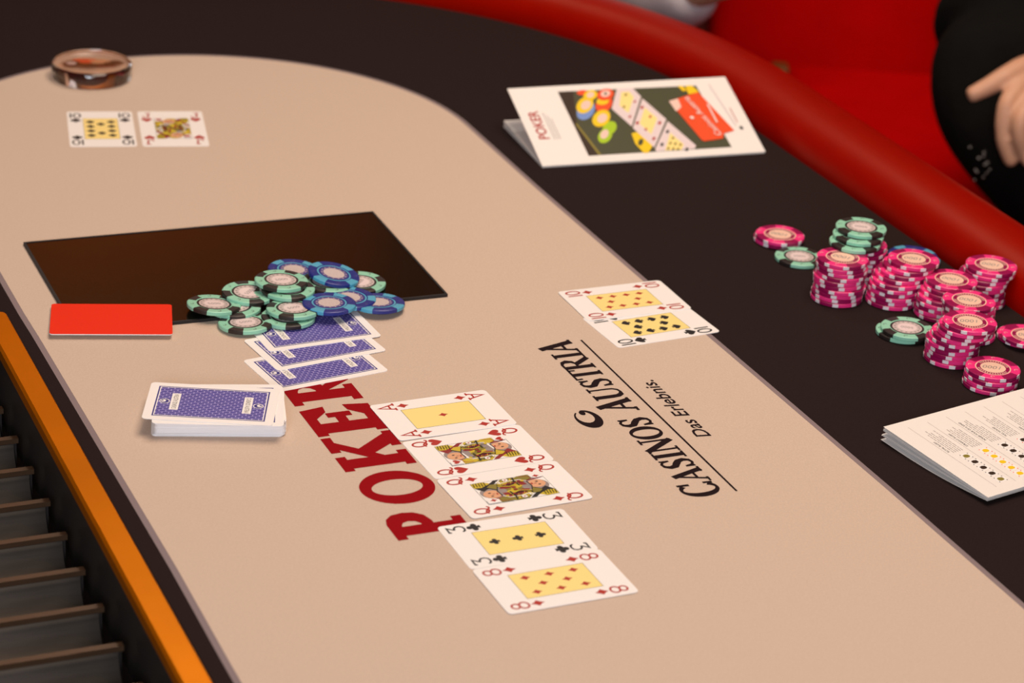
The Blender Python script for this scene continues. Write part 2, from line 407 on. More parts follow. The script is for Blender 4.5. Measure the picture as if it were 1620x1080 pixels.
mb = MB()
wd = {'C': 19, 'A': 19, 'S': 14.5, 'I': 9.5, 'N': 20, 'O': 18, 'U': 19, 'T': 16, 'R': 18.5}
word = 'CASINOS AUSTRIA'; tot = sum(wd.get(c, 10) for c in word); x = 1358.5; k = 251.5/tot
for j, c in enumerate(word):
    if c != ' ': serif(mb, c, x, -791.6, wd[c]*k, 28.0 if j in (0, 8, 14) else 23.8, .3, 'black_print')
    x += wd.get(c, 10)*k
mb.poly([(1358.5, -801.2), (1607.5, -801.2), (1607.5, -799.6), (1358.5, -799.6)], .3, 'black_print')
crescent(mb, 1484.7, -750.2, 14, 9.3, .3, 'black_print')
put_text(mb, 'Das Erlebnis.', 1483.5, -816.3, 0, 1, 15.6, .3, 'black_print', sx=1.16, shear=.16, off=.012)
tword('black_lettering', mb)

# ------------------------------------------------------------ chip tray of the dealer
tray = empty('chip_tray', (0, 0, 0), 0, 'empty dealer chip tray with brass frame and dark ribbed troughs set in the table edge', 'tray')
SA = 1100
FW = GO[0]-GO[1]
fr = [((1, 0), (GO[0], SA)), ((1, 0), (GO[0], SE-5))]
for q in range(1, 5):
    a = math.radians(90*q/5); fr.append(((math.cos(a), math.sin(a)), (GO[0]-5+5*math.cos(a), SE-5+5*math.sin(a))))
fr += [((0, 1), (GO[0]-5, SE)), ((0, 1), (125, SE))]
def frame_pt(d, p, inn, z):
    # inn = distance inwards from the outer edge
    if p[0] >= GO[0]-5.001 and p[1] >= SE-5.001: q = (GO[0]-inn if inn > 5 else p[0]-d[0]*inn, SE-inn if inn > 5 else p[1]-d[1]*inn)
    elif d == (1, 0): q = (p[0]-inn, min(p[1], SE-inn))
    else: q = (min(p[0], GO[0]-inn), p[1]-inn)
    return w2((tg(q[0], q[1]), q[1]), z)
mb = MB()
prof = [(FW, -6), (FW, 1.2), (FW-2, 2.6), (.8, 2.6), (0, 1.8), (0, -6)]
mb.loft([[frame_pt(d, p, i_, z) for i_, z in prof] for d, p in fr], 'brass', smooth=False)
me = mb.mesh('brass_frame', 1); weld(me); link('brass_frame', me, tray)
mb = MB(); mb.loft([[w2((tg(t, s), s), z) for t, z in [(GO[1]+1, -6), (GO[1]+6, -6), (GO[1]+6, -62), (GO[1]+1, -62)]] for s in (SA, SE-10)], 'tray_dark', smooth=False)
me = mb.mesh('side_wall', 1); weld(me); link('side_wall', me, tray)
mb = MB(); mb.loft([[w2((t, s), z) for s, z in [(SE-17, -6), (SE-10, -6), (SE-10, -62), (SE-17, -62)]] for t in (125, GO[1]+6)], 'tray_dark', smooth=False)
me = mb.mesh('end_wall', 1); weld(me); link('end_wall', me, tray)
mb = MB(); mb.loft([[w2((t, s), z) for t, z in [(112, -62), (112, -58), (GO[1]+8, -58), (GO[1]+8, -62)]] for s in (SA, SE-8)], 'tray_dark', smooth=False)
me = mb.mesh('tray_floor', 1); weld(me); link('tray_floor', me, tray)
PIT = 47.6
rib = MB(); rib.box(-250, 0, -2.6, 2.6, -3.6, 0, 'tray_rib'); ribm = weld(rib.mesh('rib'))
rw = MB(); rw.box(-250, -1, -1.0, 1.0, -24, -3.6, 'tray_dark'); rwm = rw.mesh('rib_web')
tm = MB(); ringA = []
ro, ri = 22.4, 21.4
arc = [math.radians(180+180*i/20) for i in range(21)]
pr = [(PIT/2+ro*math.cos(a), -4+ro*math.sin(a)) for a in arc]+[(PIT/2+ri*math.cos(a), -4+ri*math.sin(a)) for a in arc[::-1]]
tm.loft([[(xx, y, z) for y, z in pr] for xx in (-250, -2.5)], 'tray'); trm = weld(tm.mesh('trough'))
for i in range(-4, 9):
    s = 1339+PIT*i
    p = TS(376.8+(s-1339)*.0185, s, -30); a = math.atan2(EN.y, EN.x)
    o = link('rib', ribm, tray); o.location = p; o.rotation_euler = (0, 0, a)
    q = link('rib_web', rwm, o)
    if i < 8:
        o = link('trough', trm, tray); o.location = p; o.rotation_euler = (0, 0, a)

# ------------------------------------------------------------ playing cards
def rrect(hx, hy, r, n=5):
    P = []
    for cx_, cy_, a0 in ((hx-r, hy-r, 0), (-hx+r, hy-r, 90), (-hx+r, -hy+r, 180), (hx-r, -hy+r, 270)):
        P += [(cx_+r*math.cos(math.radians(a0+90*i/n)), cy_+r*math.sin(math.radians(a0+90*i/n))) for i in range(n+1)]
    return P
CT = .32
def card_body(mb, top='white', side='edge', bottom='white'):
    mb.prism(rrect(44, 28.5, 3.2), 0, CT, top, side, bottom)
HEART = [(0, -.5), (-.34, -.12), (-.48, .12), (-.47, .34), (-.34, .48), (-.16, .47), (-.04, .36), (0, .24), (.04, .36), (.16, .47), (.34, .48), (.47, .34), (.48, .12), (.34, -.12)]
def pip(mb, suit, ox, oy, ux, h, z, mat):
    def P(pts, dz=0): mb.poly(xf(pts, ox, oy, ux, 0, h), z+dz, mat)
    if suit == 'D': P([(0, .5), (-.13, .22), (-.36, 0), (-.13, -.22), (0, -.5), (.13, -.22), (.36, 0), (.13, .22)])
    if suit == 'H': P(HEART)
    if suit == 'S':
        P([(x, -y*.82+.1) for x, y in HEART]); P([(-.04, -.1), (.04, -.1), (.2, -.5), (-.2, -.5)], .01)
    if suit == 'C':
        P(ell(0, .26, .22, .23, 14)); P(ell(-.25, -.08, .23, .22, 14), .01); P(ell(.25, -.08, .23, .22, 14), .02)
        P([(-.07, .2), (.07, .2), (.1, -.2), (.2, -.5), (-.2, -.5), (-.1, -.2)], .03)
def index(mb, ch, ox, oy, ux, h, z, mat, w=None):
    def st(pts, ww=.10, closed=False, dz=0): mb.stroke(xf([(a, b-.5) for a, b in pts], ox, oy, ux, 0, h), ww*h*1.3, z+dz, mat, closed)
    if ch == 'A':
        st([(-.33, 0), (0, 1), (.33, 0)], .10); st([(-.2, .34), (.2, .34)], .09, dz=.01); st([(-.46, .03), (-.16, .03)], .09, dz=.02); st([(.16, .03), (.46, .03)], .09, dz=.02)
    if ch == 'Q':
        st(ell(0, .52, .27, .42, 22), .095, True); st([(-.36, .22), (-.24, .3), (-.08, .3), (.08, .16), (.22, 0), (.36, .0), (.42, .1)], .085, dz=.01)
    if ch == 'J': st([(-.05, .96), (.34, .96)], .09, dz=.01); st([(.16, .96), (.16, .25), (.08, .08), (-.08, .05), (-.22, .14), (-.25, .3)], .10)
    if ch == '8':
        st(ell(0, .74, .23, .22, 18), .085, True); st(ell(0, .28, .29, .26, 18), .085, True, dz=.01)
    if ch == '3': st([(-.26, .84), (-.24, .97), (.27, .97), (-.02, .62)], .085); st([(-.04, .60), (.16, .58), (.3, .44), (.31, .24), (.2, .08), (0, .03), (-.2, .07), (-.3, .22)], .085, dz=.01)
    if ch == '10':
        st([(-.34, 0), (-.34, 1)], .10); st(ell(.12, .5, .24, .46, 22), .095, True, dz=.01)
LAY = {'A': [(0, 0)], '3': [(-16, 0), (0, 0), (16, 0)],
       '8': [(-16.5, 9), (0, 9), (16.5, 9), (-8.2, 0), (8.2, 0), (-16.5, -9), (0, -9), (16.5, -9)],
       '10': [(-17, 9), (-5.7, 9), (5.7, 9), (17, 9), (-17, -9), (-5.7, -9), (5.7, -9), (17, -9), (-11.4, 0), (11.4, 0)]}
def court(mb, rank, suit, z):
    L = [z]
    def both(f):
        L[0] += .012
        for sg in (1, -1): f(sg, L[0])
    def P(pts, mat): both(lambda sg, zz: mb.poly([(x*sg, y*sg) for x, y in pts], zz, mat))
    def St(pts, w, mat): both(lambda sg, zz: mb.stroke([(x*sg, y*sg) for x, y in pts], w, zz, mat))
    hrt = suit == 'H'
    A_, B_ = ('gold', 'olive') if hrt else ('olive', 'gold')
    # robe reaching across the whole panel
    L[0] += .012; mb.poly([(-13, -12), (-13.5, 1), (-9, 10), (-4, 14.6), (5, 14.9), (12, 12), (13, 12), (13.5, -1), (9, -10), (4, -14.6), (-5, -14.9), (-12, -12)], L[0], A_)
    P([(-25.4, 14.6), (-17, 14.9), (-11, 11), (-14.5, 3), (-20, 4), (-25.4, 9)], 'gold')
    P(ell(-15.4, -.6, 9.6, 7.8, 22), 'cgrey' if rank == 'Q' else 'gold')
    P([(-25.4, 8.5), (-21, 2.5), (-14, 7), (-8, 12), (-5, 14.6), (-9, 14.8), (-14, 11), (-20, 8)], 'crimson' if hrt else 'cblack')
    P(ell(-17.2, -2.4, 6.3, 5.3, 20), 'flesh')
    P(ell(-18.6, -.6, 1.1, .7, 8), 'cblack'); P(ell(-18.2, -4.8, 1.1, .7, 8), 'cblack'); P(ell(-14.0, -3.0, .8, 1.1, 8), 'cred'); St([(-17.4, -2.7), (-15.4, -2.4)], .5, 'crimson')
    P([(-25.3, -9.4), (-20, -8.4), (-8, -7.4), (-6, -11), (-12, -9.6)], 'crimson')
    P([(-9, 9), (-3, 13), (6, 13.8), (8, 11), (0, 9.6), (-7, 5)], B_)
    P([(-10, 3), (-4, 8), (3, 8.8), (7, 6), (2, 3.4), (-5, 1.6)], 'crimson')
    P([(-10, -5), (-5, -1), (3, .8), (1, -3), (-6, -9)], B_)
    P([(5, 9.4), (10, 12), (13, 8), (11, 3), (6, 3.2)], 'cgrey' if hrt else 'crimson')
    P([(-12.4, 0), (-11.2, .6), (-9.6, -7), (-10.8, -10)], 'white' if hrt else 'cgrey')
    for k in range(7): St([(-9+k*2.3, 4.6+k*.4), (-7.6+k*2.3, 8+k*.5)], .42, 'cblack' if k % 2 else 'gold')
    for k in range(6): St([(-4+k*2.2, 10.6+k*.2), (-3+k*2.2, 13+k*.1)], .42, 'cblack')
    St([(-11.4, -9.4), (-12.6, 0), (-9, 8)], .7, 'cblack'); P([(12, -2), (17.5, -6.5), (14, -9.5), (9, -9.5)], A_); St([(12, -2), (17.5, -6.5)], .6, 'cblack'); P([(4, 12), (8, 14.8), (16, 14.9), (17, 10), (12, 8)], A_); St([(9, 14), (15, 13), (16.4, 10)], .6, 'crimson')
    St([(-7, 8.9), (0, 10.4), (8, 10.2), (12, 7)], .7, 'white'); St([(-6.4, 4.2), (0, 6.8), (7, 6.8)], .5, 'cblack')
    St([(-5, -6), (2, -3.4), (10, -6)], .9, 'gold'); St([(-5.4, -7.2), (2, -4.6), (10, -7.4)], .5, 'cblack'); St([(4.6, 14), (3.6, 9), (5, 3)], 1.1, 'cblack')
    P(ell(-1.4, 12.4, 2.0, 1.7, 12), 'white'); P(ell(-7.4, 10.6, 1.6, 1.5, 12), 'white'); P(ell(-1.4, 12.4, .8, .7, 8), 'cred'); P(ell(-7.4, 10.6, .6, .6, 8), 'gold')
    P(ell(9, 8, 1.3, 1.2, 10), 'gold'); P(ell(-3.4, -6.6, 1.1, 1.0, 10), 'crimson'); P(ell(0, 1.6, 1.6, 1.2, 10), 'crimson')
    for k in range(5): St([(-24.6+k*1.9, 9.4-k*.3), (-24+k*1.9, 14)], .45, 'cblack')
    for sg in (1, -1):
        mb.poly([(sg*x, sg*y) for x, y in [(-25.3, -14.7), (-25.3, -9.6), (-19, -8.9), (-16.6, -10.6), (-16.6, -14.7)]], L[0]+.014, 'white')
        pip(mb, suit, -20.6*sg, -11.3*sg, -sg, 5.4, L[0]+.03, 'cred')
def face_card(name, rank, suit):
    mb = MB(); card_body(mb); z = CT+.03
    ink = 'cred' if suit in 'DH' else 'cblack'
    for sx in (-1, 1):
        for sy in (-1, 1):
            index(mb, rank, sx*33.4, sy*(21.3), sx, 12.0, z, ink)
            pip(mb, suit, sx*21.6, sy*(21.4), sx, 9.4, z, ink)
    for sy in (-1, 1):
        pass
    if rank in 'QJ':
        mb.poly([(-25.6, -15), (25.6, -15), (25.6, 15), (-25.6, 15)], z+.02, 'white')
        mb.stroke([(-25.6, -15), (25.6, -15), (25.6, 15), (-25.6, 15)], .28, z+.04, 'cline', True)
        court(mb, rank, suit, z+.05)
    else:
        mb.poly([(-25.6, -15), (25.6, -15), (25.6, 15), (-25.6, 15)], z+.02, 'yellow')
        mb.stroke([(-25.6, -15), (25.6, -15), (25.6, 15), (-25.6, 15)], .28, z+.04, 'cline', True)
        for (px, py) in LAY[rank]:
            pip(mb, suit, px, py, 1 if px > 0 else -1, 7.4, z+.05, ink)
    return mb.mesh(name)
def back_card():
    mb = MB(); card_body(mb); z = CT+.03
    mb.poly([(-38, -23), (38, -23), (38, 23), (-38, 23)], z, 'blue')
    mb.poly([(-37, -22), (37, -22), (37, 22), (-37, 22)], z+.015, 'white')
    mb.poly([(-36.3, -21.3), (36.3, -21.3), (36.3, 21.3), (-36.3, 21.3)], z+.03, 'back')
    for sg in (-1, 1):
        mb.poly([(sg*24.6-3, -12.5), (sg*24.6+3, -12.5), (sg*24.6+3, 12.5), (sg*24.6-3, 12.5)], z+.045, 'white')
        put_text(mb, 'CASINOS AUSTRIA', sg*24.6, 0, sg, 0, 4.6, z+.06, 'cline', sx=.58)
        mb.poly(ell(sg*31.8, 0, 3.6, 3.6, 24), z+.045, 'white')
        mb.poly(ell(sg*31.8, 0, 3.0, 3.0, 24), z+.06, 'blue')
        mb.poly(ell(sg*31.8+sg*.8, .4, 1.8, 1.8, 24), z+.075, 'white')
        mb.poly(ell(sg*31.8+sg*1.5, 1.0, .8, .8, 12), z+.09, 'blue')
    return mb.mesh('card_back')

cards = [  # name parts, rank, suit, x, y (mm), angle, z lift, label
 ('A', 'D', -44.0, 1652.2, 26.0, .40, 'ace of diamonds lying face up at the far end of the row of five'),
 ('Q', 'H', -17.8, 1601.0, 27.0, 0, 'queen of hearts lying face up between the ace and the queen of diamonds'),
 ('Q', 'D', 8.4, 1549.2, 27.3, .40, 'queen of diamonds lying face up in the middle of the row of five'),
 ('3', 'C', 12.1, 1483.0, 25.0, 0, 'three of clubs lying face up below the queen of diamonds'),
 ('8', 'D', 36.7, 1431.1, 25.8, .40, 'eight of diamonds lying face up at the near end of the row'),
 ('10', 'D', 83.9, 1873.2, 25.0, .40, 'ten of diamonds lying face up across the ten of spades by the logo'),
 ('10', 'S', 103.6, 1830.9, 28.7, 0, 'ten of spades partly covered by the ten of diamonds'),
 ('10', 'S', -368.6, 2170.3, 12.2-90, 0, 'ten of spades lying alone beside the jack near the glass disc'),
 ('J', 'H', -308.3, 2183.2, 12.1-90, 0, 'jack of hearts lying right of the far ten of spades'),
]
fm = {}
for rank, suit, x, y, ang, dz, lab in cards:
    if (rank, suit) not in fm: fm[(rank, suit)] = face_card('playing_card', rank, suit)
    o = link('playing_card', fm[(rank, suit)]); o.location = (x*MM, y*MM, TZ+(.22+dz)*MM); o.rotation_euler = (0, 0, math.radians(ang))
    grp = 'five board cards in a row' if y < 1700 else ('two tens by the black border' if x > 0 else 'two cards at the far end')
    tag(o, lab, 'playing card', grp)
bm_ = back_card()
for x, y, ang, dz, lab in ((-138.6, 1718.5, 32.7, 0, 'blue-backed card face down, nearest of the three overlapping by the red lettering'),
                           (-142.4, 1751.9, 32.4, .4, 'blue-backed card face down, middle of the three overlapping'),
                           (-147.5, 1780.0, 27.4, .8, 'blue-backed card face down with chips resting on its far edge')):
    o = link('playing_card', bm_); o.location = (x*MM, y*MM, TZ+(.22+dz)*MM); o.rotation_euler = (0, 0, math.radians(ang))
    tag(o, lab, 'playing card', 'three face-down blue cards in a fan')
# the deck
ND = 34; DT = .345
for i in range(ND+2):
    o = link('playing_card', bm_); j = random.uniform
    x, y, a = -195.8+j(-.5, .5), 1625+j(-.35, .35), 9+j(-.5, .5)
    if i < 2: a -= 1.0; x -= 1.2
    lab = 'face-down card inside the stacked deck, only its white edge showing'
    if i == 0: lab = 'bottom card of the deck of blue-backed cards, lying on the beige cloth'
    if i == ND: x, y, a = -195.2, 1618.5, 5.9; lab = 'second card of the deck, peeking out to the right under the top card'
    if i == ND+1: x, y, a = -200.6, 1620.6, 1.6; lab = 'blue-backed card turned slightly on top of the deck'
    o.location = (x*MM, y*MM, TZ+(.22+i*DT+(.12 if i > ND else 0))*MM); o.rotation_euler = (0, 0, math.radians(a))
    tag(o, lab, 'playing card', 'cards stacked in the deck')
# plain red cut card
mb = MB(); mb.prism(rrect(44, 28.5, 2.6), 0, .7, 'cut_red', 'white', 'white')
o = mb.build('cut_card'); o.location = (-.2930, 1.7675, TZ+2.9*MM); o.rotation_euler = (math.radians(-1.4), 0, math.radians(9))
tag(o, 'plain red plastic cut card leaning on the corner of the black board', 'cut card')

# black board
A_ = Vector((-383.9, 1901.9)); ang = math.atan2(114.7, 263.4); BL, BW = 287.3, 173.5
bd = empty('black_board', (A_.x*MM, A_.y*MM, TZ+.22*MM), ang, 'flat glossy black rectangular board lying under the pile of chips', 'board')
mb = MB(); mb.prism([(1, -BW+1), (BL-1, -BW+1), (BL-1, -1), (1, -1)], 0, 2.0, 'board', 'board_edge'); mb.build('panel', bd)
for nm, r in (('edging', (0, BL, -1.6, 0)), ('edging', (0, BL, -BW, -BW+1.6)), ('edging', (0, 1.6, -BW+1.6, -1.6)), ('edging', (BL-1.6, BL, -BW+1.6, -1.6))):
    mb = MB(); mb.box(r[0], r[1], r[2], r[3], 0, 2.4, 'board_edge'); mb.build(nm, bd)

# ------------------------------------------------------------ chips
CRr, CTk = 20.0, 3.4
def lathe(mb, prof, a0, a1, seg, mats, cap=True):
    full = abs(a1-a0) >= 360
    rings = []
    for i in range(seg+(0 if full else 1)):
        a = math.radians(a0+(a1-a0)*i/seg); rings.append([(r*math.cos(a), r*math.sin(a), z) for r, z in prof])
    n = len(rings)
    for i in range(n if full else n-1):
        A, B = rings[i], rings[(i+1) % n]
        for k in range(len(prof)-1): mb.face([A[k], B[k], B[k+1], A[k+1]], mats[k] if isinstance(mats, list) else mats)
    if cap and not full:
        m_ = mats[0] if isinstance(mats, list) else mats
        mb.face(rings[0], m_); mb.face(rings[-1][::-1], m_)
def fix(me):
    bm = bmesh.new(); bm.from_mesh(me); bmesh.ops.remove_doubles(bm, verts=bm.verts, dist=1e-7); bmesh.ops.recalc_face_normals(bm, faces=bm.faces); bm.to_mesh(me); bm.free(); return me
def chip_meshes(kind):
    body = {'pink': 'chip_pink', 'mint': 'mint', 'blue': 'chip_blue'}[kind]
    mb = MB(); T = CTk-.06
    prof = [(0.0001, 0), (19.3, 0), (20, .55), (20, T-.55), (19.3, T), (13.6, T), (13.3, T-.25), (0.0001, T-.25)]
    lathe(mb, prof, 0, 360, 48, body); bme = fix(mb.mesh('chip_body'))
    z = T-.25+.03; mb = MB()
    def disc(r, zz, m): mb.poly(ell(0, 0, r, r, 32), zz, m)
    if kind == 'mint':
        disc(12.9, z, 'chip_black'); disc(11.2, z+.03, 'chip_silver'); disc(7.3, z+.06, 'pic_card')
        for k in range(16): mb.poly([(a*math.cos(t)-b*math.sin(t), a*math.sin(t)+b*math.cos(t)) for t in [math.radians(k*22.5)] for a, b in ((8.6, -.9), (10.2, -.9), (10.2, .6), (8.6, .6))], z+.09, 'cgrey')
        put_text(mb, '5000', 0, 0, 0, 1, 5.0, z+.12, 'cgrey')
    elif kind == 'pink':
        disc(13.1, z, 'chip_cream'); disc(12.2, z+.03, 'chip_magenta'); disc(9.3, z+.06, 'chip_cream')
        for a0 in (20, 200):
            for k in range(14):
                t = math.radians(a0+k*10); mb.poly([(a*math.cos(t)-b*math.sin(t), a*math.sin(t)+b*math.cos(t)) for a, b in ((10.1, -.5), (11.6, -.5), (11.6, .4), (10.1, .4))], z+.09, 'chip_cream')
        put_text(mb, '1000', 0, 0, 0, 1, 7.2, z+.12, 'cgrey', shear=.2)
    else:
        disc(13.1, z, 'chip_cyan'); disc(11.9, z+.03, 'chip_blue'); disc(10.6, z+.06, 'chip_purple'); disc(8.2, z+.09, 'chip_silver')
        for k in range(14): mb.poly([(a*math.cos(t)-b*math.sin(t), a*math.sin(t)+b*math.cos(t)) for t in [math.radians(k*360/14)] for a, b in ((8.9, -.5), (9.9, -.5), (9.9, .5), (8.9, .5))], z+.12, 'chip_silver')
    # small crescent marks moulded between the spots
    for k in range(4):
        t = math.radians(k*90); cx_, cy_ = 16.7*math.cos(t), 16.7*math.sin(t)
        m_ = {'mint': 'cline', 'pink': 'pic_pink', 'blue': 'chip_purple'}[kind]
        mb.stroke([(cx_+1.3*math.cos(a), cy_+1.3*math.sin(a)) for a in [math.radians(200+ q*28) for q in range(9)]], .45, T+.05, m_)
    ime = mb.mesh('inlay')
    mb = MB(); e = .05
    pf = [(13.9, T-.2), (13.9, T+e), (19.3, T+e), (20+e, T-.55), (20+e, .55), (19.3, -.0), (18.6, 0)]
    if kind == 'mint': lathe(mb, pf, -17, 17, 8, 'chip_black')
    if kind == 'blue':
        lathe(mb, pf, -16, 16, 8, 'chip_cyan')
    if kind == 'pink':
        lathe(mb, pf, -20, 20, 8, 'chip_magenta')
        pw = [(17.9, T-.2), (17.9, T+e+.02), (19.3, T+e+.02), (20+e+.04, T-.55), (20+e+.04, .55), (19.3, 0), (18.6, 0)]
        pw = [(19.2, T-.1), (20+e+.04, T-.5), (20+e+.04, .5), (19.3, .02)]
        for a in (-22.5, 22.5): lathe(mb, pw, a-6.5, a+6.5, 3, 'chip_white')
    sme = fix(mb.mesh('edge_spot'))
    return bme, ime, sme
CM = {k: chip_meshes(k) for k in ('pink', 'mint', 'blue')}
ORD = ['top', 'second', 'third', 'fourth', 'fifth', 'sixth', 'seventh', 'eighth', 'ninth', 'tenth', 'eleventh', 'twelfth']
def chip(kind, x, y, z, rz, label, group, tilt=(0, 0)):
    o = empty('poker_chip', (x*MM, y*MM, TZ+z*MM), 0, label, 'poker chip', group)
    o.rotation_euler = (math.radians(tilt[0]), math.radians(tilt[1]), math.radians(rz))
    b, i, s = CM[kind]
    link('chip_body', b, o); link('inlay', i, o)
    for k in range(4):
        q = link('edge_spot', s, o); q.rotation_euler = (0, 0, math.radians(45+90*k))
    return o
def stack(n, base, topxy, name, kind='pink', jit=1.0, bend=None, z0=.25, over=None):
    """n chips, base and top centre in mm; over = {index from bottom: (dx,dy)}"""
    rnd = random.Random(name)
    for i in range(n):
        f = i/(n-1) if n > 1 else 0
        if bend: f = bend(i, n)
        x = base[0]+(topxy[0]-base[0])*f+rnd.uniform(-jit, jit)*(0 if i == n-1 else 1); y = base[1]+(topxy[1]-base[1])*f+rnd.uniform(-jit, jit)*(0 if i == n-1 else 1)
        k = n-1-i
        col = {'pink': 'pink', 'mint': 'mint green', 'blue': 'blue'}[kind]
        if n == 1: lab = '%s chip %s' % (col, name)
        elif k == 0: lab = 'top %s chip of the %s' % (col, name)
        elif i == 0: lab = 'bottom %s chip of the %s' % (col, name)
        else: lab = '%s %s chip from the top of the %s' % (ORD[k], col, name)
        chip(kind, x, y, z0+i*CTk, 180+rnd.uniform(-40, 40) if k else 172+rnd.uniform(-12, 12), lab, 'chips in the '+name if n > 1 else None)
late = lambda i, n: 0 if i < n*.45 else ((i-n*.45)/(n-1-n*.45))
PK = 'pink'
stack(2, (211, 2020), (212, 2017), 'low pair farthest left', PK)
stack(1, (226, 1981), (226, 1981), 'lying flat beside the far left pink pair', 'mint')
stack(10, (250, 1907), (251, 1910), 'leftmost tall stack', PK)
stack(9, (272, 1945+3.5), (270, 1950), 'stack hidden under the mint pile', PK, .6)
stack(3, (262, 1936.5), (268, 1951), 'pile on two pink stacks', 'mint', .8, z0=.25+10*CTk)
stack(10, (293, 1909), (307, 1917), 'leaning stack right of the leftmost', PK, 1.0, late)
stack(2, (320, 1994), (318, 1992), 'pile near the rail', 'blue')
stack(8, (328, 1891), (335, 1897), 'stack behind the mint pair', PK, 1.0, late)
stack(9, (362, 1921), (369, 1924), 'stack nearest the rail', PK, 1.0, late)
stack(9, (345, 1853), (342, 1850), 'stack right behind the front one', PK, .8)
stack(10, (327, 1807), (336, 1802), 'tall front stack', PK, .9, late)
stack(4, (349.5, 1765), (351, 1767), 'low stack by the booklet', PK, .6)
stack(2, (388, 1854), (389.5, 1846), 'pair at the right edge', PK, .5)
stack(2, (294.5, 1847), (297.5, 1845), 'pair before the pink stacks', 'mint', .3)

G1 = 'chips heaped in the pot'
B0 = 2.7                              # top of the board
pot = [
 ('mint', -222, 1797, 5.2, 20, (-4, 4), 'leftmost mint and black chip of the pot, resting half on the board'),
 ('mint', -207.5, 1801.5, 2.8, 60, (0, 0), 'mint and black chip mostly hidden under the leftmost pot chip'),
 ('mint', -199, 1821, 6.2, 70, (2, 0), 'mint and black chip behind the leftmost pot chip'),
 ('mint', -196, 1777, 1.2, 30, (-4, 0), 'nearest mint and black chip of the pot, touching the cloth'),
 ('mint', -176, 1832, 13.2, 25, (-1, 2), 'mint and black chip lying highest in the middle of the pot'),
 ('mint', -170, 1826, 9.4, 75, (0, 0), 'mint and black chip second from the top in the middle of the pot'),
 ('mint', -178, 1829, 5.9, 50, (0, 0), 'mint and black chip low in the middle of the pot'),
 ('mint', -163, 1797, 6.4, 35, (-3, 1), 'mint and black chip with bluish centre right of the nearest one'),
 ('mint', -166, 1791, 2.2, 62, (-1, 0), 'mint and black chip lying on the blue card under the pot'),
 ('blue', -137.5, 1808, 7.6, 22, (-2, 0), 'blue chip in front of the pot lying over the other blue ones'),
 ('blue', -124, 1826, 5.4, 50, (1, 2), 'blue chip half covered in the right part of the pot'),
 ('blue', -102, 1825, 3.4, 20, (-4, 1), 'rightmost blue chip of the pot, hanging off the board'),
 ('blue', -139, 1857, 10.6, 15, (3, 9), 'tilted blue chip at the far top of the pot'),
 ('blue', -170, 1869, 6.4, 10, (0, 3), 'blue chip behind the highest mint chip'),
 ('blue', -158, 1852, 2.8, 40, (0, 0), 'blue chip at the bottom of the pot behind the pink one'),
 ('mint', -119, 1862, 3.0, 70, (0, 0), 'mint and black chip at the far right of the pot'),
 ('mint', -143, 1850, 6.3, 30, (0, 3), 'mint and black chip under the tilted blue chip'),
 ('pink', -151, 1838, 3.0, 10, (0, 0), 'pink chip buried between mint and blue chips in the pot'),
]
for kind, x, y, z, rz, tl, lab in pot: chip(kind, x, y, z, rz, lab, G1, tl)

# ------------------------------------------------------------ clear glass disc
c = G(145, 97.5, 15); gd = empty('glass_disc', (c.x, c.y, TZ+.25*MM), 0, 'thick round clear glass disc with a brown and orange motif inside', 'paperweight')
mb = MB(); lathe(mb, [(0.0001, 0), (35.2, 0), (36.3, 1.1), (36.3, 13.2), (34.6, 15.0), (0.0001, 15.0)], 0, 360, 72, 'glass')
me = fix(mb.mesh('disc'))
for p in me.polygons: p.use_smooth = abs(p.normal.z) < .2
link('disc', me, gd)
mb = MB()
def blob(cx_, cy_, rx, ry, z, mat, n=18):
    P = ell(cx_, cy_, rx, ry, n); mb.prism([(a*(1+.08*math.sin(i*2.3)), b) for i, (a, b) in enumerate(P)], z, z+.6, mat, mat)
blob(0, 4, 21, 9, 3.2, 'crimson'); blob(-4, 9, 15, 5, 5.2, 'pic_orange'); blob(9, 3, 11, 6, 6.0, 'pic_brown'); blob(20, 7, 7, 6, 7.6, 'chip_black')
blob(-18, -3, 8, 8, 6.4, 'chip_black'); blob(-18, -3, 4.6, 4.2, 7.4, 'pic_card'); blob(-4, -5, 10, 5.5, 7.4, 'pic_brown'); blob(3, 4, 8, 4, 8.6, 'flesh'); blob(-6, 2, 6, 3.4, 8.8, 'pic_orange'); blob(8, 9, 7, 3, 8.0, 'flesh')
mb.build('embedded_motif', gd)

# ------------------------------------------------------------ booklets
def leaf(mb, L, Wd, zn, zf, sag, th, top, side, x0=0, y1=None, bottom=None, n=10):
    Y = (y1 or Wd); P = []
    for i in range(n+1):
        f = i/n; P.append((f*Y, max(.12 if sag > 0 else -1, zn+(zf-zn)*f-sag*math.sin(math.pi*f))))
    for i in range(n):
        (ya, za), (yb, zb) = P[i], P[i+1]
        mb.face([(x0, ya, za+th), (x0+L, ya, za+th), (x0+L, yb, zb+th), (x0, yb, zb+th)], top)
        mb.face([(x0, yb, zb), (x0+L, yb, zb), (x0+L, ya, za), (x0, ya, za)], bottom or top)
        mb.face([(x0, ya, za), (x0, ya, za+th), (x0, yb, zb+th), (x0, yb, zb)], side)
        mb.face([(x0+L, yb, zb), (x0+L, yb, zb+th), (x0+L, ya, za+th), (x0+L, ya, za)], side)
    for (y, z, d) in ((P[0][0], P[0][1], 0), (P[-1][0], P[-1][1], 1)):
        q = [(x0, y, z), (x0+L, y, z), (x0+L, y, z+th), (x0, y, z+th)]
        mb.face(q if not d else q[::-1], side)
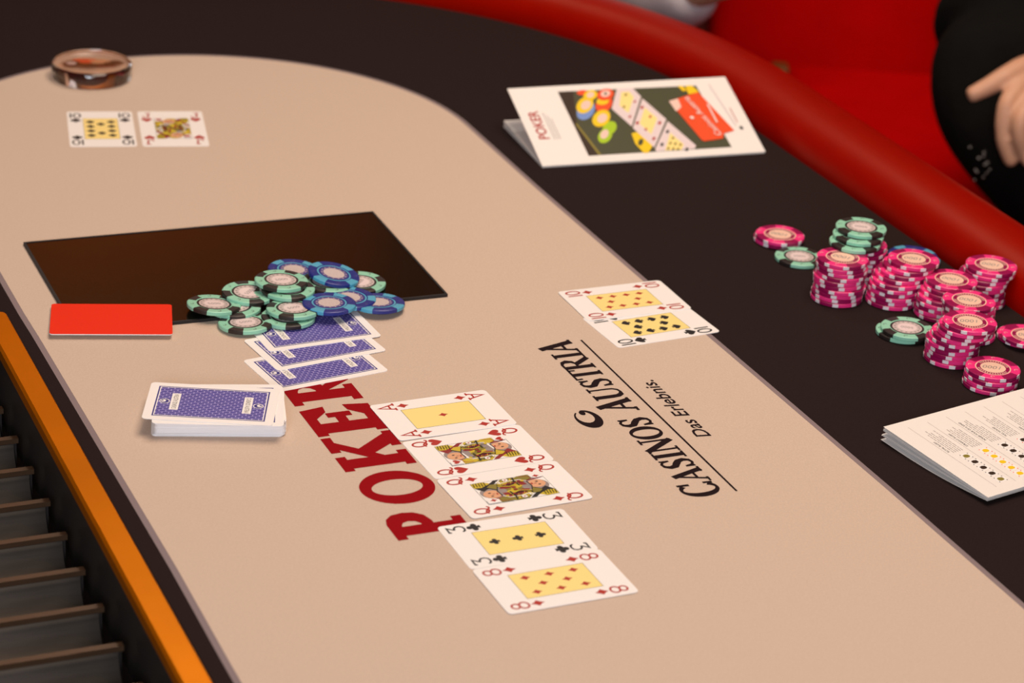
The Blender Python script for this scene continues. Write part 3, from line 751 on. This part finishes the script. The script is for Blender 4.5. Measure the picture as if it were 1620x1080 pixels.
# far booklet: cover half open, inner leaves flat on the cloth
bk = empty('booklet', (.01576, 2.1497, TZ+.05*MM), math.radians(20.84), 'white booklet with a chip and card picture on its half-open cover, beside the rail', 'booklet')
for i, (zf, ln, nm) in enumerate(((.4, 104, 'back_cover'), (2.6, 103, 'page'), (4.4, 103.5, 'page'), (6.2, 103, 'page'))):
    mb = MB(); leaf(mb, 210, 105, .2+i*.28, zf, 0, .22, 'paper', 'paper', 0, ln); mb.build(nm, bk)
mb = MB(); leaf(mb, 210.9, 106, 0, 0, 0, .3, 'paper', 'paper')
def bq(x, y):                           # picture of the cover measured on the photo -> cover mm
    u, v = .5, .5
    for _ in range(12):
        X = (1-u)*(1-v)*285+u*(1-v)*1518+(1-u)*v*90+u*v*1300; Y = (1-u)*(1-v)*575+u*(1-v)*492+(1-u)*v*185+u*v*92
        xu = (1-v)*1233+v*1210; yu = -(1-v)*83-v*93; xv = -(1-u)*195-u*218; yv = -(1-u)*390-u*400
        D = xu*yv-xv*yu; ex, ey = x-X, y-Y; u += (ex*yv-xv*ey)/D; v += (xu*ey-ex*yu)/D
    return (u*210.9, v*106)
zl = [.33]
def bp(pts, mat): zl[0] += .012; mb.poly([bq(*p) for p in pts], zl[0], mat)
bp([(365, 195), (1135, 145), (1328, 470), (535, 522)], 'pic_green')
bp([(365, 195), (450, 190), (470, 350), (600, 517), (535, 522)], 'pic_brown')
bp([(462, 360), (472, 358), (605, 516), (590, 518)], 'olive')
def bc(x, y, rx, ry, mat): bp([(x+rx*math.cos(a)-.3*ry*math.sin(a), y+ry*math.sin(a)) for a in [2*math.pi*i/20 for i in range(20)]], mat)
bc(520, 290, 48, 50, 'pic_blue'); bc(515, 262, 45, 44, 'pic_yellow'); bc(520, 262, 26, 24, 'pic_pink'); bc(500, 197, 30, 14, 'pic_orange')
bc(545, 210, 38, 28, 'pic_yellow'); bc(545, 208, 20, 16, 'pic_pink')
bc(620, 255, 45, 45, 'pic_orange'); bc(612, 240, 34, 20, 'pic_yellow'); bc(628, 205, 46, 32, 'pic_orange'); bc(628, 200, 26, 18, 'pic_pink'); bc(628, 200, 8, 6, 'pic_brown')
bc(650, 380, 38, 36, 'pic_lime'); bc(605, 330, 48, 45, 'pic_yellow'); bc(610, 330, 26, 24, 'pic_pink'); bc(625, 420, 38, 38, 'pic_lime'); bc(622, 412, 22, 24, 'pic_pink')
bp([(690, 174), (780, 168), (825, 212), (772, 370), (662, 280)], 'pic_card'); bp([(715, 190), (760, 187), (785, 215), (755, 300), (705, 262)], 'yellow')
bp([(832, 222), (965, 330), (895, 478), (778, 378)], 'pic_card'); bp([(845, 270), (915, 325), (880, 410), (815, 355)], 'yellow')
bp([(972, 340), (1128, 465), (1118, 482), (905, 497), (900, 485)], 'pic_card'); bp([(985, 400), (1060, 460), (1045, 488), (955, 492)], 'yellow')
for x, y, r in ((830, 270, 9), (803, 352, 9), (927, 350, 9), (893, 432, 9), (875, 318, 7), (850, 385, 7), (790, 240, 7), (762, 320, 7), (970, 395, 9), (938, 462, 9), (1075, 485, 9)): bc(x, y, r, r, 'cred' if x < 930 else 'cblack')
for x, y in ((1000, 428), (985, 455), (1012, 458), (1040, 462), (972, 482), (1000, 484), (1026, 486), (740, 205), (730, 270)): bc(x, y, 7, 7, 'olive')
bp([(770, 408), (800, 400), (850, 440), (885, 470), (862, 505), (835, 506), (790, 460)], 'pic_yellow'); bc(820, 452, 14, 18, 'pic_green')
bp([(1030, 152), (1055, 150), (1085, 175), (1060, 180)], 'pic_yellow'); bp([(1075, 150), (1110, 147), (1150, 182), (1090, 196)], 'pic_yellow')
bp([(980, 235), (1145, 182), (1345, 385), (1285, 402), (1280, 428), (1175, 443), (1160, 437)], 'pic_orange')
bp([(980, 235), (1030, 220), (1050, 265), (1020, 290)], 'pic_pink')
bp([(1205, 140), (1212, 140), (1360, 355), (1352, 357)], 'pic_card')
x_, y_ = bq(262, 372); put_text(mb, 'POKER', x_, y_, -1, 0, 13.5, .4, 'cred', sx=.92, off=.02)
for k_, xx in enumerate((22, 24.6, 27.2)): mb.poly([(xx, 34), (xx+.6, 34), (xx+.6, 70-4*k_), (xx, 70-4*k_)], .4, 'grey_ink')
x_, y_ = bq(1165, 315); put_text(mb, 'Casinos Austria', x_, y_, -1, -.25, 8.6, 1.7, 'paper', sx=1.0)
x_, y_ = bq(1130, 322); mb.poly(ell(x_-4, y_, 1.9, 1.9, 14), 1.75, 'paper')
x_, y_ = bq(1200, 300); mb.poly([(x_+3, y_-13), (x_+4.4, y_-13), (x_+4.4, y_+13), (x_+3, y_+13)], 1.75, 'paper')
mb.poly([(199, 42), (199.8, 42), (199.8, 62), (199, 62)], .4, 'cred'); mb.poly(ell(200.2, 34, 1.8, 2.6, 12), .4, 'cblack')
o = mb.build('front_cover', bk); o.location = (0, 0, 1.4*MM); o.rotation_euler = (math.radians(19.8), 0, 0)

# near booklet: pages fanned, hand ranking table printed on top
bk2 = empty('booklet', (.3222, 1.5733, TZ+.05*MM), math.radians(36.05), 'open white booklet listing poker hands, its pages fanned, at the right edge', 'booklet')
for (zn, zf, sag, ln, nm) in ((3.4, 1.6, 2.4, 106, 'back_cover'), (4.3, 5.0, 1.0, 105.8, 'page'), (4.7, 5.9, .9, 105.4, 'page'), (5.0, 9.0, .4, 105, 'page'), (5.3, 10.0, .3, 105, 'page')):
    mb = MB(); leaf(mb, 210, 105, zn, zf, sag, .2, 'paper', 'paper', 0, ln, 'paper_grey'); mb.build(nm, bk2)
mb = MB(); leaf(mb, 210, 105.2, 0, 0, 0, .2, 'paper', 'paper')
heads = ['ROYAL FLUSH', 'STRAIGHT FLUSH', 'POKER FOUR OF A KIND', 'FULL HOUSE', 'FLUSH', 'STRAIGHT', 'THREE OF A KIND', 'TWO PAIR', 'ONE PAIR', 'HIGH CARD']
ic = ['pic_brown', 'pic_yellow', 'pic_brown', 'pic_brown', 'pic_yellow', 'pic_brown', 'olive', 'pic_brown', 'pic_yellow', 'pic_brown']
rnd = random.Random(3)
for k in range(10):
    X = 15.5+18*k
    mb.poly([(X-.12, 8), (X+.12, 8), (X+.12, 97), (X-.12, 97)], .23, 'grey_ink')
    h = heads[k]; put_text(mb, h, X+2.6, 56+len(h)*.86, -1, 0, 2.5, .23, 'dark_ink', sx=.98, off=.02)
    for q in range(5):
        X2 = X+5.2+q*2.05; y0 = 56
        while y0 < 80+rnd.uniform(-6, 8):
            l = rnd.uniform(1.4, 4.5); mb.poly([(X2, y0), (X2+.55, y0), (X2+.55, y0+l), (X2, y0+l)], .23, 'grey_ink'); y0 += l+.7
    for q in range(5):
        cy_ = 14.8+q*8.45; cx_ = X+10.2
        mb.poly([(cx_-4.4, cy_-3.4), (cx_+4.4, cy_-3.4), (cx_+4.4, cy_+3.4), (cx_-4.4, cy_+3.4)], .23, 'white')
        m_ = ic[k] if q not in (0, 4) or k else 'olive'
        mb.poly([(cx_-2.6, cy_-1.2), (cx_-1.2, cy_-2), (cx_+1.2, cy_-2), (cx_+2.6, cy_-1), (cx_+2.4, cy_+1.4), (cx_, cy_+2.1), (cx_-2.3, cy_+1.5)], .26, m_)
        for (dx, dy) in ((-3.4, -2.7), (-3.4, 2.7), (3.4, -2.7), (3.4, 2.7)): mb.poly(ell(cx_+dx, cy_+dy, .6, .5, 6), .26, 'dark_ink' if k % 2 == 0 else 'pic_orange')
o = mb.build('printed_page', bk2); o.location = (0, 0, 5.9*MM); o.rotation_euler = (math.radians(3.2), 0, 0)

# ------------------------------------------------------------ red armchair behind the rail
def cushion(name, parent, cx_, cy_, cz, sx, sy, sz, mat='upholstery', r=.035, rot=0):
    bm = bmesh.new(); bmesh.ops.create_cube(bm, size=1)
    for v in bm.verts: v.co = Vector((v.co.x*sx, v.co.y*sy, v.co.z*sz))
    bmesh.ops.bevel(bm, geom=bm.edges[:], offset=r, segments=5, profile=.6, affect='EDGES')
    me = bpy.data.meshes.new(name); bm.to_mesh(me); bm.free(); me.materials.append(M[mat])
    for p in me.polygons: p.use_smooth = True
    o = link(name, me, parent); o.location = (cx_, cy_, cz); o.rotation_euler = (rot, 0, 0); return o
def chair(x, y, label, rz=0, group='red chairs around the table', wleft=0.0):
    c = empty('armchair', (x, y, 0), rz, label, 'chair', group)
    cushion('seat', c, 0, 0, .40, .66, .62, .14)
    cushion('backrest', c, -wleft/2, .345, .60, .74+wleft, .10, .66, rot=math.radians(-7))
    for sx in (-1, 1):
        for sy in (-1, 1):
            mb = MB(); mb.loft([[(sx*.28+r*math.cos(a), sy*.25+r*math.sin(a), z) for a in [2*math.pi*i/12 for i in range(12)]] for r, z in ((.014, 0), (.02, .34))], 'wood'); mb.build('leg', c, 1)
        b = cushion('brass_bracket', c, sx*.335, .262, .468, .022, .03, .014, 'bracket', .004)
    return c
chair(.66, 3.06, 'empty red upholstered armchair just behind the padded rail', wleft=.06)
chair(1.42, 3.02, 'red upholstered armchair carrying the person dressed in black')
chair(-.16, 3.75, 'red upholstered armchair farther back on the left, behind the person in white')

# ------------------------------------------------------------ people
def skin_obj(name, chains, mat, parent, voxel=.004, sub=2, smooth=3):
    """chains: list of point lists [(Vector, radius)]; the shared voxel surface joins them"""
    vs = []; es = []; rs = []; roots = []
    for ch in chains:
        roots.append(len(vs))
        for i, (p, r) in enumerate(ch):
            vs.append(tuple(p)); rs.append(r if isinstance(r, tuple) else (r, r))
            if i: es.append((len(vs)-2, len(vs)-1))
    me = bpy.data.meshes.new(name); me.from_pydata(vs, es, []); o = link(name, me, parent)
    me.materials.append(M[mat])
    sk = o.modifiers.new('skin', 'SKIN'); sk.use_smooth_shade = True
    for i, d in enumerate(me.skin_vertices[0].data): d.radius = rs[i]; d.use_root = i in roots
    s_ = o.modifiers.new('sub', 'SUBSURF'); s_.levels = sub; s_.render_levels = sub
    rm = o.modifiers.new('remesh', 'REMESH'); rm.mode = 'VOXEL'; rm.voxel_size = voxel; rm.use_smooth_shade = True
    sm = o.modifiers.new('smooth', 'SMOOTH'); sm.iterations = smooth; sm.factor = .5
    dg = bpy.context.evaluated_depsgraph_get(); em = bpy.data.meshes.new_from_object(o.evaluated_get(dg))
    o.modifiers.clear(); o.data = em; em.name = name
    if not em.materials: em.materials.append(M[mat])
    for p in em.polygons: p.use_smooth = True
    return o
k15 = lambda px, d: px*d/FPX          # pixels -> metres at a depth
D1 = 2.80
def J(px, py, d, rp): return (PD(px, py, d), k15(rp*(1.22 if rp > 19 else 1.08), d))
p1 = empty('person', (1.35, 3.0, .45), 0, 'seated person in black clothes with legs crossed and a hand hanging over the knee', 'person')
hip = Vector((1.30, 2.98, .625)); chest = Vector((1.32, 3.10, .95)); neck = Vector((1.30, 3.08, 1.16)); head = Vector((1.27, 3.02, 1.33))
wrist = PD(1700, 92, 2.80)
elb = Vector((1.12, 2.98, .70)); sho = Vector((1.14, 3.10, 1.10)); sho2 = Vector((1.50, 3.10, 1.10))
knee = PD(1540, 88, 2.88)
body = [
 [(hip, .13), (hip.lerp(chest, .5), .12), (chest, .14), (neck, .055), (head+Vector((0, 0, -.04)), .075), (head+Vector((0, -.01, .05)), .085)],
 [(chest, .09), (sho, .05), (elb, .038), (wrist, .024)],
 [(chest, .09), (sho2, .05), (Vector((1.56, 2.96, .80)), .038), (Vector((1.40, 2.80, .66)), .026), (Vector((1.36, 2.74, .64)), .03)],
 [(hip, .10), (knee, .052), (PD(1572, 236, 2.87), .026), (PD(1620, 290, 2.87), .022), (PD(1700, 390, 2.9), .02)],
 [(hip+Vector((.08, 0, -.03)), .09), (Vector((1.10, 2.62, .52)), .055), (Vector((1.08, 2.62, .10)), .035), (Vector((1.0, 2.55, .05)), .035)],
 # palm
 [J(1706, 92, 2.80, 20), J(1672, 104, 2.79, (26)), J(1645, 116, 2.78, 27), J(1630, 124, 2.78, 20)],
 [J(1668, 116, 2.79, 24), J(1655, 140, 2.78, 22)],
 # index finger pointing left
 [J(1650, 98, 2.79, 19), J(1618, 107, 2.77, 18.8), J(1588, 123, 2.76, 17), J(1562, 138, 2.76, 14.5), J(1537, 150, 2.76, 12.8), J(1530, 153, 2.76, 11)],
 # middle finger bent down
 [J(1645, 112, 2.78, 18), J(1615, 134, 2.76, 17), J(1592, 163, 2.745, 14.5), J(1586, 195, 2.75, 12.5), J(1588, 224, 2.755, 12.5), J(1598, 250, 2.76, 12), J(1604, 264, 2.76, 10)],
 # ring finger
 [J(1660, 130, 2.77, 17), J(1634, 156, 2.75, 16.5), J(1613, 188, 2.735, 14.5), J(1612, 216, 2.74, 12.5), J(1621, 242, 2.75, 12), J(1632, 264, 2.75, 10)],
 # little finger
 [J(1672, 142, 2.77, 14), J(1654, 176, 2.745, 13), J(1640, 204, 2.735, 12), J(1642, 230, 2.74, 10.5), J(1650, 252, 2.745, 9)],
 # thumb on the far side, hanging along the palm
 [J(1690, 112, 2.81, 14), J(1672, 150, 2.84, 13), J(1655, 182, 2.85, 12), J(1640, 208, 2.85, 10)],
]
skin_obj('body', body, 'skin', p1, voxel=.0026, smooth=2)
skin_obj('trousers', [
 [(hip+Vector((0, .02, .05)), .155), (hip, .15), (hip.lerp(knee, .45), k15(100, 2.9)), (knee+Vector((.06, 0, 0)), k15(96, 2.9)), (knee, k15(104, 2.88)), (PD(1545, 160, 2.87), k15(88, 2.88)), (PD(1577, 232, 2.86), k15(72, 2.86)), (PD(1622, 290, 2.86), k15(66, 2.86)), (PD(1702, 390, 2.9), k15(58, 2.9))],
 [(PD(1548, 82, 2.90), k15(108, 2.9)), (PD(1566, 52, 2.92), k15(106, 2.92)), (PD(1600, 26, 2.93), k15(116, 2.93)), (PD(1680, 0, 2.97), k15(130, 2.97)), (hip, .15)],
 [(hip+Vector((.08, 0, -.03)), .12), (Vector((1.10, 2.62, .52)), .078), (Vector((1.08, 2.62, .14)), .055)]], 'black_cloth', p1, voxel=.006, smooth=3)
skin_obj('jacket', [
 [(hip+Vector((0, .02, .02)), .165), (hip.lerp(chest, .5), .16), (chest, .175), (neck+Vector((0, 0, -.05)), .08)],
 [(chest, .12), (sho, .085), (elb, .062), (elb.lerp(wrist, .5), .052), (elb.lerp(wrist, .88), .040)],
 [(chest, .12), (sho2, .085), (Vector((1.56, 2.96, .80)), .062), (Vector((1.40, 2.80, .66)), .042)]], 'black_cloth', p1, voxel=.007, smooth=3)
mb = MB()
def head_parts(par, hd, fdir):
    f = Vector(fdir).normalized(); s_ = Vector((-f.y, f.x, 0))
    for sg in (-1, 1):
        o = cushion('eye', par, 0, 0, 0, .022, .016, .012, 'white', .004); o.location = hd+f*.086+s_*sg*.032+Vector((0, 0, .01))
    o = cushion('nose', par, 0, 0, 0, .022, .026, .04, 'skin', .009); o.location = hd+f*.095+Vector((0, 0, -.02))
    o = cushion('mouth', par, 0, 0, 0, .04, .012, .012, 'cred', .004); o.location = hd+f*.088+Vector((0, 0, -.055))
head_parts(p1, head, (0, -1, -.1))
skin_obj('hair', [[(head+Vector((0, .05, -.02)), .085), (head+Vector((0, .03, .08)), .098), (head+Vector((0, -.02, .11)), .07)]], 'hair', p1, voxel=.008)
for i in range(14):                     # glittering beads on the trouser leg
    px, py = 1528+rnd.uniform(0, 30)+i*1.0, 236+i*3.6+rnd.uniform(-4, 4)
    bm = bmesh.new(); bmesh.ops.create_icosphere(bm, subdivisions=1, radius=.0013); me = bpy.data.meshes.new('bead'); bm.to_mesh(me); bm.free(); me.materials.append(M['silver'])
    o = link('bead', me, p1)
    o.location = PD(px, py, 2.822)-p1.location
for ch in p1.children:
    if ch.name.split('.')[0] != 'bead': ch.location = Vector(ch.location)-p1.location

# person in white: only a sleeve and elbow come into view
p2 = empty('person', (.02, 3.55, .45), 0, 'person in a white shirt, only the sleeve showing above the rail', 'person')
h2 = Vector((.0, 3.60, .625)); c2 = Vector((0, 3.64, .98)); n2 = Vector((0, 3.6, 1.2)); hd2 = Vector((0, 3.56, 1.38))
e2 = PD(1040, -30, 3.05); w2_ = PD(1150, -32, 2.98); s2a = Vector((.17, 3.58, 1.12)); s2b = Vector((-.2, 3.6, 1.12))
e2 = PD(1030, -2, 3.12)
body2 = [[(h2, .12), (h2.lerp(c2, .5), .115), (c2, .13), (n2, .05), (hd2+Vector((0, 0, -.04)), .075), (hd2+Vector((0, 0, .05)), .085)],
 [(c2, .08), (s2a, .05), (e2, .036), (w2_, .022), (PD(1175, -36, 2.97), .026)],
 [(c2, .08), (s2b, .05), (Vector((-.30, 3.35, .86)), .036), (Vector((-.15, 3.2, .72)), .024)],
 [(h2, .1), (Vector((.12, 3.22, .52)), .05), (Vector((.12, 3.25, .08)), .035)], [(h2, .1), (Vector((-.12, 3.22, .52)), .05), (Vector((-.12, 3.25, .08)), .035)]]
skin_obj('body', body2, 'skin', p2, voxel=.008)
skin_obj('shirt', [[(h2, .145), (h2.lerp(c2, .5), .15), (c2, .16), (n2+Vector((0, 0, -.06)), .08)],
 [(c2, .11), (s2a, .08), (PD(1010, -40, 3.2), k15(92, 3.2)), (e2, k15(76, 3.1)), (PD(1085, -8, 3.06), k15(60, 3.05)), (PD(1108, -22, 3.02), k15(52, 3.0))],
 [(c2, .11), (s2b, .08), (Vector((-.30, 3.35, .86)), .055), (Vector((-.18, 3.22, .73)), .04)]], 'white_cloth', p2, voxel=.007)
skin_obj('trousers', [[(h2, .14), (Vector((.12, 3.22, .52)), .075), (Vector((.12, 3.25, .12)), .05)], [(h2, .14), (Vector((-.12, 3.22, .52)), .075), (Vector((-.12, 3.25, .12)), .05)]], 'black_cloth', p2, voxel=.008)
head_parts(p2, hd2, (0, -1, -.1))
skin_obj('hair', [[(hd2+Vector((0, .05, -.02)), .085), (hd2+Vector((0, .03, .08)), .098), (hd2+Vector((0, -.02, .11)), .07)]], 'hair', p2, voxel=.008)
for ch in p2.children: ch.location = Vector(ch.location)-p2.location
